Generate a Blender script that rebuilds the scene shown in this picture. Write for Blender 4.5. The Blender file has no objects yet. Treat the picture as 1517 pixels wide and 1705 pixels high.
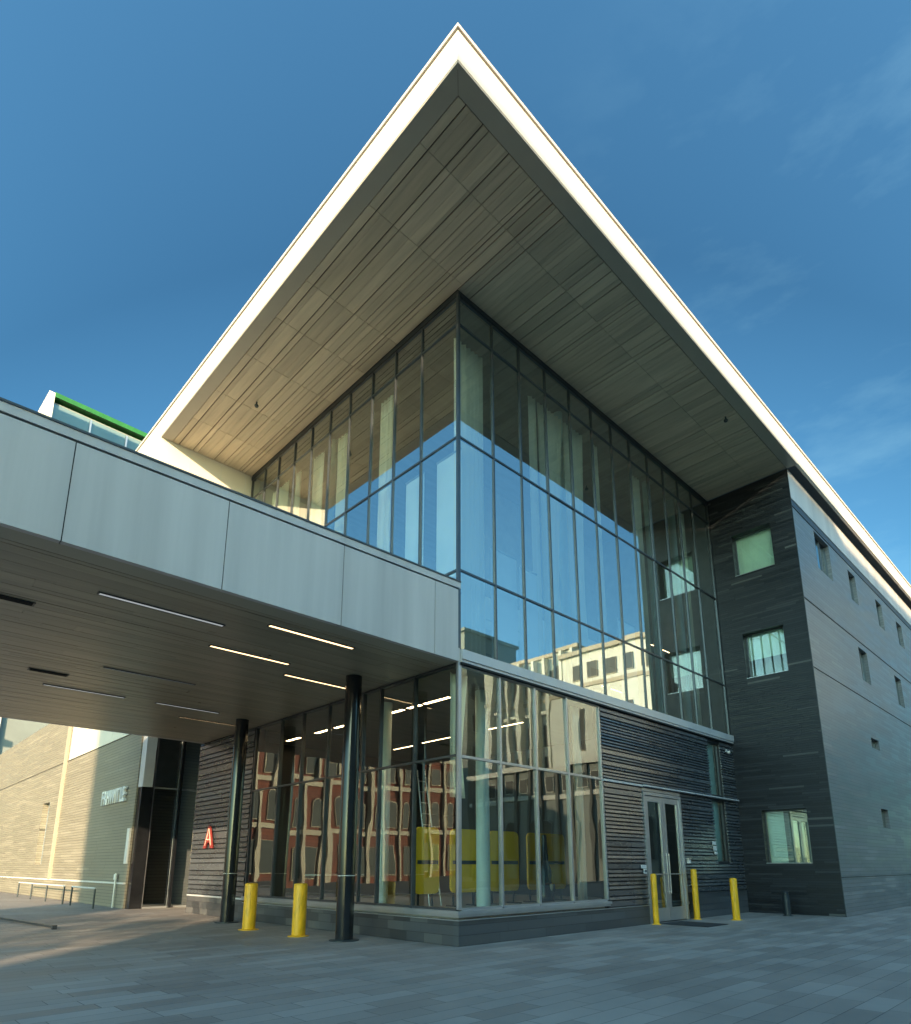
import bpy, math, random
from mathutils import Vector, Matrix
random.seed(7)
S = bpy.context.scene
COL = S.collection
R = math.radians

# ------------------------------------------------------------------ helpers
def tag(o, label=None, cat=None, group=None, kind=None):
    if label: o['label'] = label
    if cat: o['category'] = cat
    if group: o['group'] = group
    if kind: o['kind'] = kind
    return o

def thing(name, label, cat, loc=(0, 0, 0), group=None):
    o = bpy.data.objects.new(name, None)
    COL.objects.link(o)
    o.location = loc
    o.empty_display_size = 0.3
    return tag(o, label, cat, group)

def origin(o):
    v = Vector((0, 0, 0))
    while o is not None:
        v += o.location
        o = o.parent
    return v

class MB:
    """collects geometry in world (or local) coordinates for ONE mesh object"""
    def __init__(s): s.v = []; s.f = []
    def box(s, a, b):
        x0, y0, z0 = [min(a[i], b[i]) for i in range(3)]
        x1, y1, z1 = [max(a[i], b[i]) for i in range(3)]
        n = len(s.v)
        s.v += [(x0, y0, z0), (x1, y0, z0), (x1, y1, z0), (x0, y1, z0), (x0, y0, z1), (x1, y0, z1), (x1, y1, z1), (x0, y1, z1)]
        s.f += [tuple(n + i for i in q) for q in ((0, 3, 2, 1), (4, 5, 6, 7), (0, 1, 5, 4), (1, 2, 6, 5), (2, 3, 7, 6), (3, 0, 4, 7))]
        return s
    def poly(s, pts):
        n = len(s.v); s.v += [tuple(p) for p in pts]; s.f.append(tuple(range(n, n + len(pts)))); return s
    def prism(s, pts, d):
        n = len(s.v); k = len(pts); d = Vector(d)
        s.v += [tuple(p) for p in pts] + [tuple(Vector(p) + d) for p in pts]
        s.f.append(tuple(n + i for i in range(k))[::-1]); s.f.append(tuple(n + k + i for i in range(k)))
        for i in range(k):
            j = (i + 1) % k
            s.f.append((n + i, n + j, n + k + j, n + k + i))
        return s
    def tube(s, p, q, r0, r1=None, n=12, caps=True):
        r1 = r0 if r1 is None else r1
        p, q = Vector(p), Vector(q); d = (q - p).normalized()
        a = d.orthogonal().normalized(); b = d.cross(a)
        k = len(s.v)
        for c, r in ((p, r0), (q, r1)):
            for i in range(n):
                t = 2 * math.pi * i / n
                s.v.append(tuple(c + a * (r * math.cos(t)) + b * (r * math.sin(t))))
        for i in range(n):
            j = (i + 1) % n
            s.f.append((k + i, k + j, k + n + j, k + n + i))
        if caps:
            s.f.append(tuple(k + i for i in range(n))[::-1]); s.f.append(tuple(k + n + i for i in range(n)))
        return s
    def lathe(s, c, prof, n=28):
        k = len(s.v); m = len(prof)
        for r, z in prof:
            for i in range(n):
                t = 2 * math.pi * i / n
                s.v.append((c[0] + r * math.cos(t), c[1] + r * math.sin(t), c[2] + z))
        for j in range(m - 1):
            for i in range(n):
                i2 = (i + 1) % n
                s.f.append((k + j * n + i, k + j * n + i2, k + (j + 1) * n + i2, k + (j + 1) * n + i))
        s.f.append(tuple(k + (m - 1) * n + i for i in range(n)))
        return s
    def build(s, name, mat, parent=None, bevel=0, smooth=False):
        me = bpy.data.meshes.new(name)
        me.from_pydata(s.v, [], s.f)
        me.materials.append(mat)
        o = bpy.data.objects.new(name, me); COL.objects.link(o)
        if parent is not None:
            o.parent = parent
            o.location = -origin(parent)
        if smooth:
            for p in me.polygons: p.use_smooth = True
            me.set_sharp_from_angle(angle=R(35))
        if bevel:
            m = o.modifiers.new('b', 'BEVEL'); m.width = bevel; m.segments = 2; m.limit_method = 'ANGLE'
        return o

def copy_tree(o, parent=None):
    c = o.copy(); COL.objects.link(c); c.parent = parent
    for ch in list(o.children): copy_tree(ch, c)
    return c

def text_mesh(body, size, extrude, bold=0.0, sx=1.0):
    cu = bpy.data.curves.new('letters', 'FONT'); cu.body = body; cu.size = size; cu.extrude = extrude; cu.offset = bold
    cu.space_character = 1.12
    o = bpy.data.objects.new('letters', cu); COL.objects.link(o)
    dg = bpy.context.evaluated_depsgraph_get()
    me = bpy.data.meshes.new_from_object(o.evaluated_get(dg))
    bpy.data.objects.remove(o); bpy.data.curves.remove(cu)
    me.transform(Matrix.Diagonal((sx, 1, 1, 1)))
    return me

# ------------------------------------------------------------------ materials
def newmat(name):
    m = bpy.data.materials.new(name); m.use_nodes = True
    nt = m.node_tree; b = nt.nodes['Principled BSDF']
    return m, nt, b
def N(nt, t, **k):
    n = nt.nodes.new(t)
    for a, v in k.items(): setattr(n, a, v)
    return n
def math_(nt, op, a, b=None, c=None):
    n = N(nt, 'ShaderNodeMath', operation=op)
    for i, x in enumerate((a, b, c)):
        if x is None: continue
        if isinstance(x, (int, float)): n.inputs[i].default_value = x
        else: nt.links.new(x, n.inputs[i])
    return n.outputs[0]
def ramp(nt, fac, stops):
    n = N(nt, 'ShaderNodeValToRGB')
    e = n.color_ramp.elements
    while len(e) < len(stops): e.new(0.5)
    for i, (p, c) in enumerate(stops):
        e[i].position = p; e[i].color = (*c, 1) if len(c) == 3 else c
    nt.links.new(fac, n.inputs[0]); return n.outputs[0]
def objco(nt, scale=(1, 1, 1)):
    tc = N(nt, 'ShaderNodeTexCoord'); mp = N(nt, 'ShaderNodeMapping')
    mp.inputs['Scale'].default_value = scale
    nt.links.new(tc.outputs['Object'], mp.inputs[0]); return mp.outputs[0]
def noise(nt, co, scale, detail=4, rough=.55):
    n = N(nt, 'ShaderNodeTexNoise'); n.inputs['Scale'].default_value = scale
    n.inputs['Detail'].default_value = detail; n.inputs['Roughness'].default_value = rough
    nt.links.new(co, n.inputs['Vector']); return n.outputs['Fac']
def bump(nt, b, h, strength=.3, dist=.01):
    n = N(nt, 'ShaderNodeBump'); n.inputs['Strength'].default_value = strength; n.inputs['Distance'].default_value = dist
    nt.links.new(h, n.inputs['Height']); nt.links.new(n.outputs[0], b.inputs['Normal'])

def simple(name, col, rough=.5, metal=0, var=.08, nscale=(3, 3, 3), spec=.5, bumpy=0, island=0):
    m, nt, b = newmat(name)
    f = noise(nt, objco(nt, nscale), 1.0, 5)
    lo = tuple(max(0, c * (1 - var)) for c in col); hi = tuple(min(1, c * (1 + var)) for c in col)
    c = ramp(nt, f, [(.3, lo), (.7, hi)])
    if island:
        g = N(nt, 'ShaderNodeNewGeometry')
        mx = N(nt, 'ShaderNodeMix', data_type='RGBA', blend_type='MULTIPLY'); mx.inputs[0].default_value = 1
        v = math_(nt, 'MULTIPLY_ADD', g.outputs['Random Per Island'], island, 1 - island / 2)
        nt.links.new(c, mx.inputs[6]); nt.links.new(v, mx.inputs[7]); c = mx.outputs[2]
    nt.links.new(c, b.inputs['Base Color'])
    r = math_(nt, 'MULTIPLY_ADD', f, .2, rough - .1)
    nt.links.new(r, b.inputs['Roughness'])
    b.inputs['Metallic'].default_value = metal
    b.inputs['Specular IOR Level'].default_value = spec
    if bumpy: bump(nt, b, noise(nt, objco(nt, (40, 40, 40)), 1, 3), bumpy, .004)
    return m

def courses(name, u, v, rowh, length, cols, rough=.35, spec=.5, gap=.1, vgap=.012, bump_s=.6, tonepow=1.0, hstep=.004, dirt=.25):
    """coursed cladding or paving: rows along axis u, stacked along v, each stone with its own tone"""
    m, nt, b = newmat(name)
    tc = N(nt, 'ShaderNodeTexCoord'); sp = N(nt, 'ShaderNodeSeparateXYZ'); nt.links.new(tc.outputs['Object'], sp.inputs[0])
    U = sp.outputs['XYZ'.index(u)]; V = sp.outputs['XYZ'.index(v)]
    vr = math_(nt, 'DIVIDE', V, rowh); row = math_(nt, 'FLOOR', vr); fv = math_(nt, 'FRACT', vr)
    wn = N(nt, 'ShaderNodeTexWhiteNoise', noise_dimensions='1D'); nt.links.new(row, wn.inputs['W'])
    off = math_(nt, 'MULTIPLY', wn.outputs['Value'], 7.3)
    ur = math_(nt, 'ADD', math_(nt, 'DIVIDE', U, length), off)
    cell = math_(nt, 'FLOOR', ur); fu = math_(nt, 'FRACT', ur)
    cb = N(nt, 'ShaderNodeCombineXYZ'); nt.links.new(cell, cb.inputs[0]); nt.links.new(row, cb.inputs[1])
    w2 = N(nt, 'ShaderNodeTexWhiteNoise', noise_dimensions='2D'); nt.links.new(cb.outputs[0], w2.inputs['Vector'])
    tone = math_(nt, 'POWER', w2.outputs['Value'], tonepow)
    c = ramp(nt, tone, cols)
    mk = math_(nt, 'MULTIPLY', math_(nt, 'GREATER_THAN', fv, gap), math_(nt, 'GREATER_THAN', fu, vgap / length))
    dn = noise(nt, objco(nt, (.35, .35, .6)), 1, 6)
    dm = math_(nt, 'MULTIPLY_ADD', dn, dirt * 2, 1 - dirt)
    f = math_(nt, 'MULTIPLY', dm, math_(nt, 'MULTIPLY_ADD', mk, .55, .45))
    mx = N(nt, 'ShaderNodeMix', data_type='RGBA', blend_type='MULTIPLY'); mx.inputs[0].default_value = 1
    nt.links.new(c, mx.inputs[6]); nt.links.new(f, mx.inputs[7]); nt.links.new(mx.outputs[2], b.inputs['Base Color'])
    rr = math_(nt, 'MULTIPLY_ADD', w2.outputs['Value'], .2, rough - .1)
    nt.links.new(rr, b.inputs['Roughness']); b.inputs['Specular IOR Level'].default_value = spec
    h = math_(nt, 'ADD', math_(nt, 'MULTIPLY', mk, 1.0), math_(nt, 'MULTIPLY', w2.outputs['Value'], .5))
    h2 = math_(nt, 'ADD', h, math_(nt, 'MULTIPLY', noise(nt, objco(nt, (18, 18, 18)), 1, 4), .25))
    bump(nt, b, h2, bump_s, hstep)
    return m

def glassmat(name, tint, refl=.42, wob=.02, wscale=.9, dist=.02):
    m, nt, b = newmat(name); nt.nodes.remove(b)
    out = nt.nodes['Material Output']
    tr = N(nt, 'ShaderNodeBsdfTransparent'); tr.inputs[0].default_value = (*tint, 1)
    gl = N(nt, 'ShaderNodeBsdfGlossy'); gl.inputs['Roughness'].default_value = .004; gl.inputs[0].default_value = (.9, .97, .97, 1)
    fr = N(nt, 'ShaderNodeFresnel'); fr.inputs['IOR'].default_value = 1.45
    fac = math_(nt, 'MULTIPLY_ADD', fr.outputs[0], 1 - refl, refl)
    bm = N(nt, 'ShaderNodeBump'); bm.inputs['Strength'].default_value = wob; bm.inputs['Distance'].default_value = dist
    nt.links.new(noise(nt, objco(nt, (1.0, 1.0, .7)), wscale, 1.5, .4), bm.inputs['Height'])
    nt.links.new(bm.outputs[0], gl.inputs['Normal'])
    mx = N(nt, 'ShaderNodeMixShader'); nt.links.new(fac, mx.inputs[0]); nt.links.new(tr.outputs[0], mx.inputs[1]); nt.links.new(gl.outputs[0], mx.inputs[2])
    nt.links.new(mx.outputs[0], out.inputs[0]); return m

def lamp(name, col, s):
    m, nt, b = newmat(name)
    b.inputs['Base Color'].default_value = (.8, .8, .8, 1)
    b.inputs['Emission Color'].default_value = (*col, 1); b.inputs['Emission Strength'].default_value = s
    return m

M = dict(
    fascia=simple('pale_painted_metal', (.64, .59, .50), .5, 0, .04, (.6, .6, .6)),
    coping=simple('coping_metal', (.62, .60, .57), .45, 0, .05),
    coping_dark=simple('dark_coping_metal', (.06, .065, .07), .45, 0, .1),
    bridge=simple('grey_coated_panel', (.54, .495, .48), .42, .0, .13, (2.2, 2.2, .12)),
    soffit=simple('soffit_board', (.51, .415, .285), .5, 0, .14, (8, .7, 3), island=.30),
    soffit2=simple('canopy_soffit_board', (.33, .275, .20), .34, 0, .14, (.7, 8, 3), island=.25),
    soffit_edge=simple('soffit_border_metal', (.38, .335, .26), .45, 0, .03),
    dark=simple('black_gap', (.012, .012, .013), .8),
    frame=simple('dark_aluminium', (.10, .11, .12), .35, .7, .1),
    frame_l=simple('silver_aluminium', (.42, .44, .46), .33, .7, .06),
    band=simple('light_metal_band', (.52, .515, .52), .4, .2, .05),
    slat=simple('dark_ribbed_metal', (.062, .070, .080), .28, .10, .12, (.8, .8, 4), spec=.9, island=.5),
    slat_face=simple('ribbed_wall_lining', (.012, .013, .014), .6),
    yellow=simple('safety_yellow_paint', (.82, .42, .008), .45, 0, .2, (11, 11, 3), bumpy=.15),
    yellow_in=simple('yellow_laminate', (.80, .50, .010), .5, 0, .05),
    black=simple('black_enamel', (.010, .011, .013), .16, 0, .2, spec=.6),
    dgrey=simple('dark_grey_steel', (.035, .045, .052), .4, .3, .1),
    mat=simple('rubber_mat', (.022, .024, .026), .9, 0, .2, (30, 30, 30)),
    curtain=simple('linen_curtain', (.92, .84, .66), .8, 0, .04, (9, 9, .4)),
    shade=simple('pale_reflection_cloth', (.80, .82, .78), .8, 0, .05, (1, 1, 1)),
    blind=simple('roller_blind', (.78, .84, .76), .8, 0, .04),
    pale_in=simple('pale_teal_column_paint', (.66, .80, .76), .5, 0, .05),
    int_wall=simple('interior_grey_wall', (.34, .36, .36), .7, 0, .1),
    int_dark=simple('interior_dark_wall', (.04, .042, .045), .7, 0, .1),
    int_ceil=simple('interior_ceiling', (.20, .20, .19), .7, 0, .15, (1, 5, 1)),
    int_floor=simple('interior_floor', (.34, .35, .34), .35, 0, .1),
    metal=simple('brushed_steel', (.55, .55, .55), .3, .9, .05),
    white=simple('white_plate', (.7, .7, .68), .5),
    red=simple('red_sign_enamel', (.22, .028, .024), .5),
    cream_line=simple('pale_sign_line', (.75, .45, .36), .5),
    green=simple('green_trim', (.02, .13, .025), .5, 0, .2, (1, 1, 1)),
    roofm=simple('roof_membrane', (.25, .25, .25), .8),
    lamp_w=lamp('warm_tube', (1.0, .66, .32), 1.3),
    lamp_i=lamp('warm_interior_tube', (1.0, .66, .34), 9),
    lamp_g=lamp('dim_tube', (.85, .88, .9), .12),  # weak glow added so the grey diffusers do not read black
    clad_x=courses('sheen_slate_courses_along_x', 'X', 'Z', .12, 1.3, [(0, (.135, .14, .145)), (.75, (.17, .175, .18)), (.94, (.195, .20, .205)), (1, (.25, .25, .245))], .38, .6, .10, .010, .06, 1, .002, .2),  # same slate as clad_y, made paler: sky sheen put into the colour
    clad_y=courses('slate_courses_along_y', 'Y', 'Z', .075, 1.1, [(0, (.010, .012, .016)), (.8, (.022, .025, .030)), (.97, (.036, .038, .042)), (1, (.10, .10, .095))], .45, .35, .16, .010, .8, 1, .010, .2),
    plinth_x=courses('plinth_stone_along_x', 'X', 'Z', .19, 1.5, [(0, (.05, .055, .06)), (1, (.085, .09, .095))], .5, .5, .06, .008, .5),
    plinth_y=courses('plinth_stone_along_y', 'Y', 'Z', .19, .55, [(0, (.035, .037, .04)), (.6, (.07, .07, .073)), (1, (.11, .105, .10))], .5, .5, .06, .008, .5),
    annex=courses('annex_courses', 'Y', 'Z', .12, 1.9, [(0, (.215, .188, .14)), (.8, (.235, .208, .158)), (1, (.265, .235, .18))], .6, .4, .12, .012, .7, 1, .008, .15),
    paving=courses('paving', 'X', 'Y', .30, .92, [(0, (.23, .20, .178)), (.5, (.275, .243, .217)), (1, (.33, .296, .266))], .66, .3, .028, .009, .5, 1, .006, .34),
    redbrick=courses('red_brick', 'X', 'Z', .30, .9, [(0, (.115, .034, .024)), (1, (.17, .055, .036))], .8, .3, .08, .03),
    cream_st=simple('cream_stone', (.36, .31, .23), .75, 0, .10, (.3, .3, .3)),
    cream_st2=simple('pale_stone', (.56, .56, .49), .75, 0, .10, (.3, .3, .3)),
    grey_st=simple('grey_green_render', (.20, .22, .20), .8, 0, .12, (.3, .3, .3)),
    dark_st=simple('dark_band_stone', (.08, .085, .08), .8, 0, .12, (.3, .3, .3)),
    win=simple('dark_window_glass', (.02, .028, .03), .6, 0, .1, spec=.3),
    bark=simple('bark', (.07, .05, .035), .9, 0, .3, (8, 8, 2)),
    leaf=simple('leaf_green', (.05, .075, .025), .6, 0, .3, (.6, .6, .6), island=.6),
    glass=glassmat('curtain_wall_glass', (.93, .98, .95), .42, .05, .55, .02),
    glass_gf=glassmat('shopfront_glass', (.88, .95, .92), .13, .12, .9, .03),
    glass_win=glassmat('window_glass', (.74, .88, .84), .14, .04, .6, .02),
)

# ------------------------------------------------------------------ generic builders
def wall_holes(mb, ax, c, out, u0, u1, v0, v1, holes, depth):
    """front face on plane ax=c (facing out) with rectangular holes and their reveals"""
    us = sorted({u0, u1, *[h[0] for h in holes], *[h[1] for h in holes]})
    vs = sorted({v0, v1, *[h[2] for h in holes], *[h[3] for h in holes]})
    P = (lambda u, v, d=0: (c - out * d, u, v)) if ax == 'x' else (lambda u, v, d=0: (u, c - out * d, v))
    inside = lambda u, v: any(h[0] < u < h[1] and h[2] < v < h[3] for h in holes)
    for i in range(len(us) - 1):
        for j in range(len(vs) - 1):
            if inside((us[i] + us[i + 1]) / 2, (vs[j] + vs[j + 1]) / 2): continue
            mb.poly([P(us[i], vs[j]), P(us[i + 1], vs[j]), P(us[i + 1], vs[j + 1]), P(us[i], vs[j + 1])])
    for a, b_, e, f in holes:
        mb.poly([P(a, e), P(b_, e), P(b_, e, depth), P(a, e, depth)])
        mb.poly([P(a, f), P(b_, f), P(b_, f, depth), P(a, f, depth)])
        mb.poly([P(a, e), P(a, f), P(a, f, depth), P(a, e, depth)])
        mb.poly([P(b_, e), P(b_, f), P(b_, f, depth), P(b_, e, depth)])

def slats(mb, ax, c, out, u0, u1, z0, z1, holes, pitch=.085, joints=(), rnd=None):
    rnd = rnd or random.Random(3)
    z = z0
    while z < z1 - .02:
        h = pitch * rnd.choice((1, 1, 1, 1.0, 1.6)); h = min(h, z1 - z)
        d = rnd.uniform(.035, .06)
        cuts = [u0]
        iv = [(u0, u1)]
        for a, b_, e, f in holes:
            if f > z and e < z + h:
                nv = []
                for p, q in iv:
                    if b_ <= p or a >= q: nv.append((p, q)); continue
                    if a > p: nv.append((p, a))
                    if b_ < q: nv.append((b_, q))
                iv = nv
        for j in joints:
            iv = [s for p, q in iv for s in (((p, j - .004), (j + .004, q)) if p < j < q else ((p, q),))]
        for p, q in iv:
            if q - p < .02: continue
            prof = [(0, z + .004), (d, z + .016), (d * .75, z + h - .022), (0, z + h - .012)]
            if ax == 'y': pts = [(p, c + out * t, zz) for t, zz in prof]; mb.prism(pts, (q - p, 0, 0))
            else: pts = [(c + out * t, p, zz) for t, zz in prof]; mb.prism(pts, (0, q - p, 0))
        z += h

def pane(name, mat, parent, ax, c, u0, u1, v0, v1, tilt=.0):
    a = random.uniform(-tilt, tilt); b_ = random.uniform(-tilt, tilt)
    P = []
    for u, v in ((u0, v0), (u1, v0), (u1, v1), (u0, v1)):
        d = a * (u - (u0 + u1) / 2) + b_ * (v - (v0 + v1) / 2)
        P.append((c + d, u, v) if ax == 'x' else (u, c + d, v))
    if ax == 'x': P.reverse()
    return MB().poly(P).build(name, mat, parent)

def curtain_wall(bld, ax, us, vs, glass, frame, cw=.045, outd=.02, tilt=.004, postmat=None):
    mb = MB()
    g = .012
    def B(u0, u1, v0, v1, d0, d1):
        if ax == 'y': mb.box((u0, d0, v0), (u1, d1, v1))
        else: mb.box((d0, u0, v0), (d1, u1, v1))
    for k, u in enumerate(us):
        w = cw / 2
        B(u - w, u + w, vs[0], vs[-1], -outd, .07)
    for v in vs:
        for i in range(len(us) - 1):
            B(us[i] + cw / 2, us[i + 1] - cw / 2, v - cw / 2, v + cw / 2, -outd + .006, .06)
    fr = mb.build('curtain_wall', frame, bld)
    for i in range(len(us) - 1):
        for j in range(len(vs) - 1):
            pane('glass_pane', glass, fr, ax, g, us[i] + cw / 2, us[i + 1] - cw / 2, vs[j] + cw / 2, vs[j + 1] - cw / 2, tilt)
    return fr

# levels and modules read off the photograph
ZS, ZT = 15.27, 16.14
OX, OY = 3.21, 3.31
X1, YU, YL = 13.43, 10.76, 8.97
RU = [0.03, 1.2, 2.25, 3.36, 4.5, 5.6, 6.68, 7.75, 8.88, 9.95, 11.0, 12.05, 13.38]
LU = [0.03, 1.33, 2.42, 3.46, 4.56, 5.6, 6.65, 7.7, 8.76, 9.74, 10.70]
GR = [0.03, 1.27, 2.5, 3.74, 5.16]
GL = [0.03, 1.4, 2.66, 3.35, 4.9, 6.19, 7.39, 8.94]

# ------------------------------------------------------------------ setting
g = MB().poly([(-260, -260, 0), (260, -260, 0), (260, 260, 0), (-260, 260, 0)]).build('plaza_ground', M['paving'])
tag(g, 'grey stone slab paving of the plaza in front of the building', 'ground', kind='structure')

M['asphalt'] = simple('asphalt', (.045, .046, .048), .85, 0, .2, (2, 2, 2), bumpy=.2)
g = MB().poly([(-230, -38.5, .004), (-12, -38.5, .004), (-12, 43, .004), (-230, 43, .004)]).poly([(-12, -38.5, .004), (230, -38.5, .004), (230, -21.5, .004), (-12, -21.5, .004)]).build('street_road', M['asphalt'])  # dark sheet added so the mirrored ground reads dark
tag(g, 'dark asphalt street beside the plaza, added to darken the mirrored ground', 'road', kind='structure')
kb = MB().box((-12.15, -21.35, 0), (-12, 43, .12)).box((-12.15, -21.5, 0), (230, -21.35, .12)).build('kerb', M['coping'])
tag(kb, 'pale stone kerb between plaza and street', 'kerb', kind='structure')
# ------------------------------------------------------------------ MAIN BUILDING
B = thing('corner_building', 'modern corner building with glass curtain walls under a pointed cantilevered pale roof', 'building')

# roof (> fascia, coping, soffit_border, soffit, roof_return)
rm = MB()
rm.box((-OX + .12, -OY + .12, ZT - .25), (46, 15.9, ZT - .06))
roof = rm.build('roof', M['roofm'], B)
fm = MB()
H0 = ZS
# right fascia runs on along the wing; left fascia to the end of the left wing
fm.box((-OX, -OY, H0 + .056), (46, -OY + .10, ZT - .10))
fm.box((-OX, -OY + .10, H0 + .056), (-OX + .10, 16, ZT - .10))
fm.build('fascia', M['fascia'], roof)
for k in range(1, 14): MB().box((-OX + 3.55 * k, -OY - .003, H0 + .06), (-OX + 3.55 * k + .012, -OY + .01, ZT - .105)).build('panel_joint', M['coping'], roof)
for k in range(1, 6): MB().box((-OX - .003, -OY + 3.4 * k, H0 + .06), (-OX + .01, -OY + 3.4 * k + .012, ZT - .105)).build('panel_joint', M['coping'], roof)
cm = MB()
cm.box((-OX - .035, -OY - .035, ZT - .075), (46, -OY + .16, ZT))
cm.box((-OX - .035, -OY + .16, ZT - .075), (-OX + .16, 16, ZT))
cm.build('coping', M['fascia'], roof)
gm = MB()
gm.box((-OX + .02, -OY + .02, ZT - .101), (46, -OY + .14, ZT - .074)); gm.box((-OX + .02, -OY + .14, ZT - .101), (-OX + .14, 16, ZT - .074))
gm.build('shadow_gap', M['dark'], roof)
bm_ = MB()
BW = .36
zb = ZS + .002
bm_.prism([(-OX + .004, -OY + .004, zb), (X1, -OY + .004, zb), (X1, -OY + BW, zb), (-OX + BW, -OY + BW, zb)], (0, 0, .05))
bm_.prism([(-OX + .004, -OY + .012, zb), (-OX + BW - .004, -OY + BW + .004, zb), (-OX + BW - .004, YU, zb), (-OX + .004, YU, zb)][::-1], (0, 0, .05))
bm_.build('soffit_border', M['soffit_edge'], roof)
MB().box((-OX + .1, -OY + .1, ZS + .055), (X1, .2, ZS + .09)).box((-OX + .1, .2, ZS + .055), (.2, YU, ZS + .09)).build('soffit_backing', M['dark'], roof)
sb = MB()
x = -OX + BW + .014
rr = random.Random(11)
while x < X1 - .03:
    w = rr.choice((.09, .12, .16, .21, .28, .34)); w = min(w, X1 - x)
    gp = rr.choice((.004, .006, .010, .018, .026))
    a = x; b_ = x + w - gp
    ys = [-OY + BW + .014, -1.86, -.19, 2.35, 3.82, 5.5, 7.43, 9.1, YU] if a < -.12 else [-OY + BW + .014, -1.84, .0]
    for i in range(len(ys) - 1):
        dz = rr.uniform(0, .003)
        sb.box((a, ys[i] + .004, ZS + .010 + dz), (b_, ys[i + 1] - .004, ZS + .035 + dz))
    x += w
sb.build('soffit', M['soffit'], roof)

# upper curtain walls
ZR = [6.0, 7.85, 11.2, 14.33, 15.1]
curtain_wall(B, 'y', RU, ZR, M['glass'], M['frame'])
curtain_wall(B, 'x', LU, [7.3, 7.85, 11.2, 14.33, 15.1], M['glass'], M['frame'])
# head strip between glazing and soffit
hm = MB(); hm.box((-.03, -.03, 15.13), (X1 - .01, .12, ZS)); hm.box((-.03, .12, 15.13), (.12, YU - .01, ZS))
hm.build('head_trim', M['dgrey'], B)
cp = MB(); cp.box((-.062, -.062, 6.0), (.0, .0, 15.12)); cp.build('corner_post', M['frame'], B)
# floor band
bd = MB(); bd.box((.002, -.13, 5.76), (X1 - .01, .12, 5.975)); bd.box((.002, -.10, 5.70), (X1 - .01, .12, 5.757))
bd.build('floor_band', M['band'], B)
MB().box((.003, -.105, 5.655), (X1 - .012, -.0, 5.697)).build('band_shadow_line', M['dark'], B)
# ground floor glazing
curtain_wall(B, 'y', GR, [.68, 3.7, 5.65], M['glass_gf'], M['frame_l'], .055, .03, .009)
curtain_wall(B, 'x', GL, [.68, 3.72, 5.68], M['glass_gf'], M['frame'], .045, .03, .009)
MB().box((-.058, -.058, .68), (.0, .0, 5.70)).build('corner_post', M['frame_l'], B)
sm = MB(); sm.box((-.09, -.09, .585), (5.22, .1, .655)); sm.box((-.09, .1, .585), (.1, YL + .05, .655))
sm.box((-.06, -.06, .535), (5.2, .1, .584)); sm.box((-.06, .1, .535), (.1, YL + .03, .584)); sm.box((-.075, -.075, .47), (7.02, .1, .49)); sm.box((-.075, .1, .47), (.1, YL, .49))
sm.build('sill', M['frame_l'], B)
pm = MB(); pm.box((-.045, -.045, 0), (7.06, .1, .468)); pm.build('plinth', M['plinth_x'], B)
pm = MB(); pm.box((-.0455, .1, 0), (.1, YL + .06, .468)).build('plinth', M['plinth_y'], B)
pm = MB(); pm.box((9.62, -.05, 0), (X1, .1, .70)); pm.box((9.60, -.065, .70), (X1, .1, .73)); pm.build('plinth', M['plinth_x'], B)

# ribbed wall right of the shopfront
holes = [(7.06, 9.24, -1, 3.64), (11.46, 12.40, 1.62, 3.60), (11.46, 12.40, 3.78, 5.55)]
lm = MB(); wall_holes(lm, 'y', .0, -1, 5.19, X1, .49, 5.65, [(7.06, 9.24, .49, 3.64), holes[1], holes[2]], .2)
lm.box((5.19, .01, .49), (7.06, .2, 5.65))
ribw = lm.build('ribbed_wall', M['slat_face'], B)
sl = MB()
slats(sl, 'y', .0, -1, 5.20, 7.06, .50, 3.64, holes, .10, (6.35,), random.Random(5))
slats(sl, 'y', .0, -1, 9.24, X1 - .002, .74, 3.64, holes, .10, (10.4,), random.Random(6))
slats(sl, 'y', .0, -1, 5.20, X1 - .002, 3.74, 5.65, holes, .085, (7.6, 9.25), random.Random(8))
sl.build('ribs', M['slat'], ribw)
ds = MB().box((5.2, -.075, 3.655), (7.06, .0, 3.71)).box((7.06, -.16, 3.665), (X1 - .15, .0, 3.705)); ds.build('drip_rail', M['band'], ribw)
for a, b_, e, f in holes[1:]:
    w = MB()
    w.box((a, .06, e), (a + .03, .12, f)); w.box((b_ - .03, .06, e), (b_, .12, f)); w.box((a + .03, .06, e), (b_ - .03, .12, e + .03)); w.box((a + .03, .06, f - .03), (b_ - .03, .12, f))
    wo = w.build('window', M['frame'], B)
    pane('glass_pane', M['glass_win'], wo, 'y', .085, a + .03, b_ - .03, e + .03, f - .03)
    MB().box((a - .1, .22, e - .1), (b_ + .1, .24, f + .1)).build('blind', M['blind'], wo)

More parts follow.
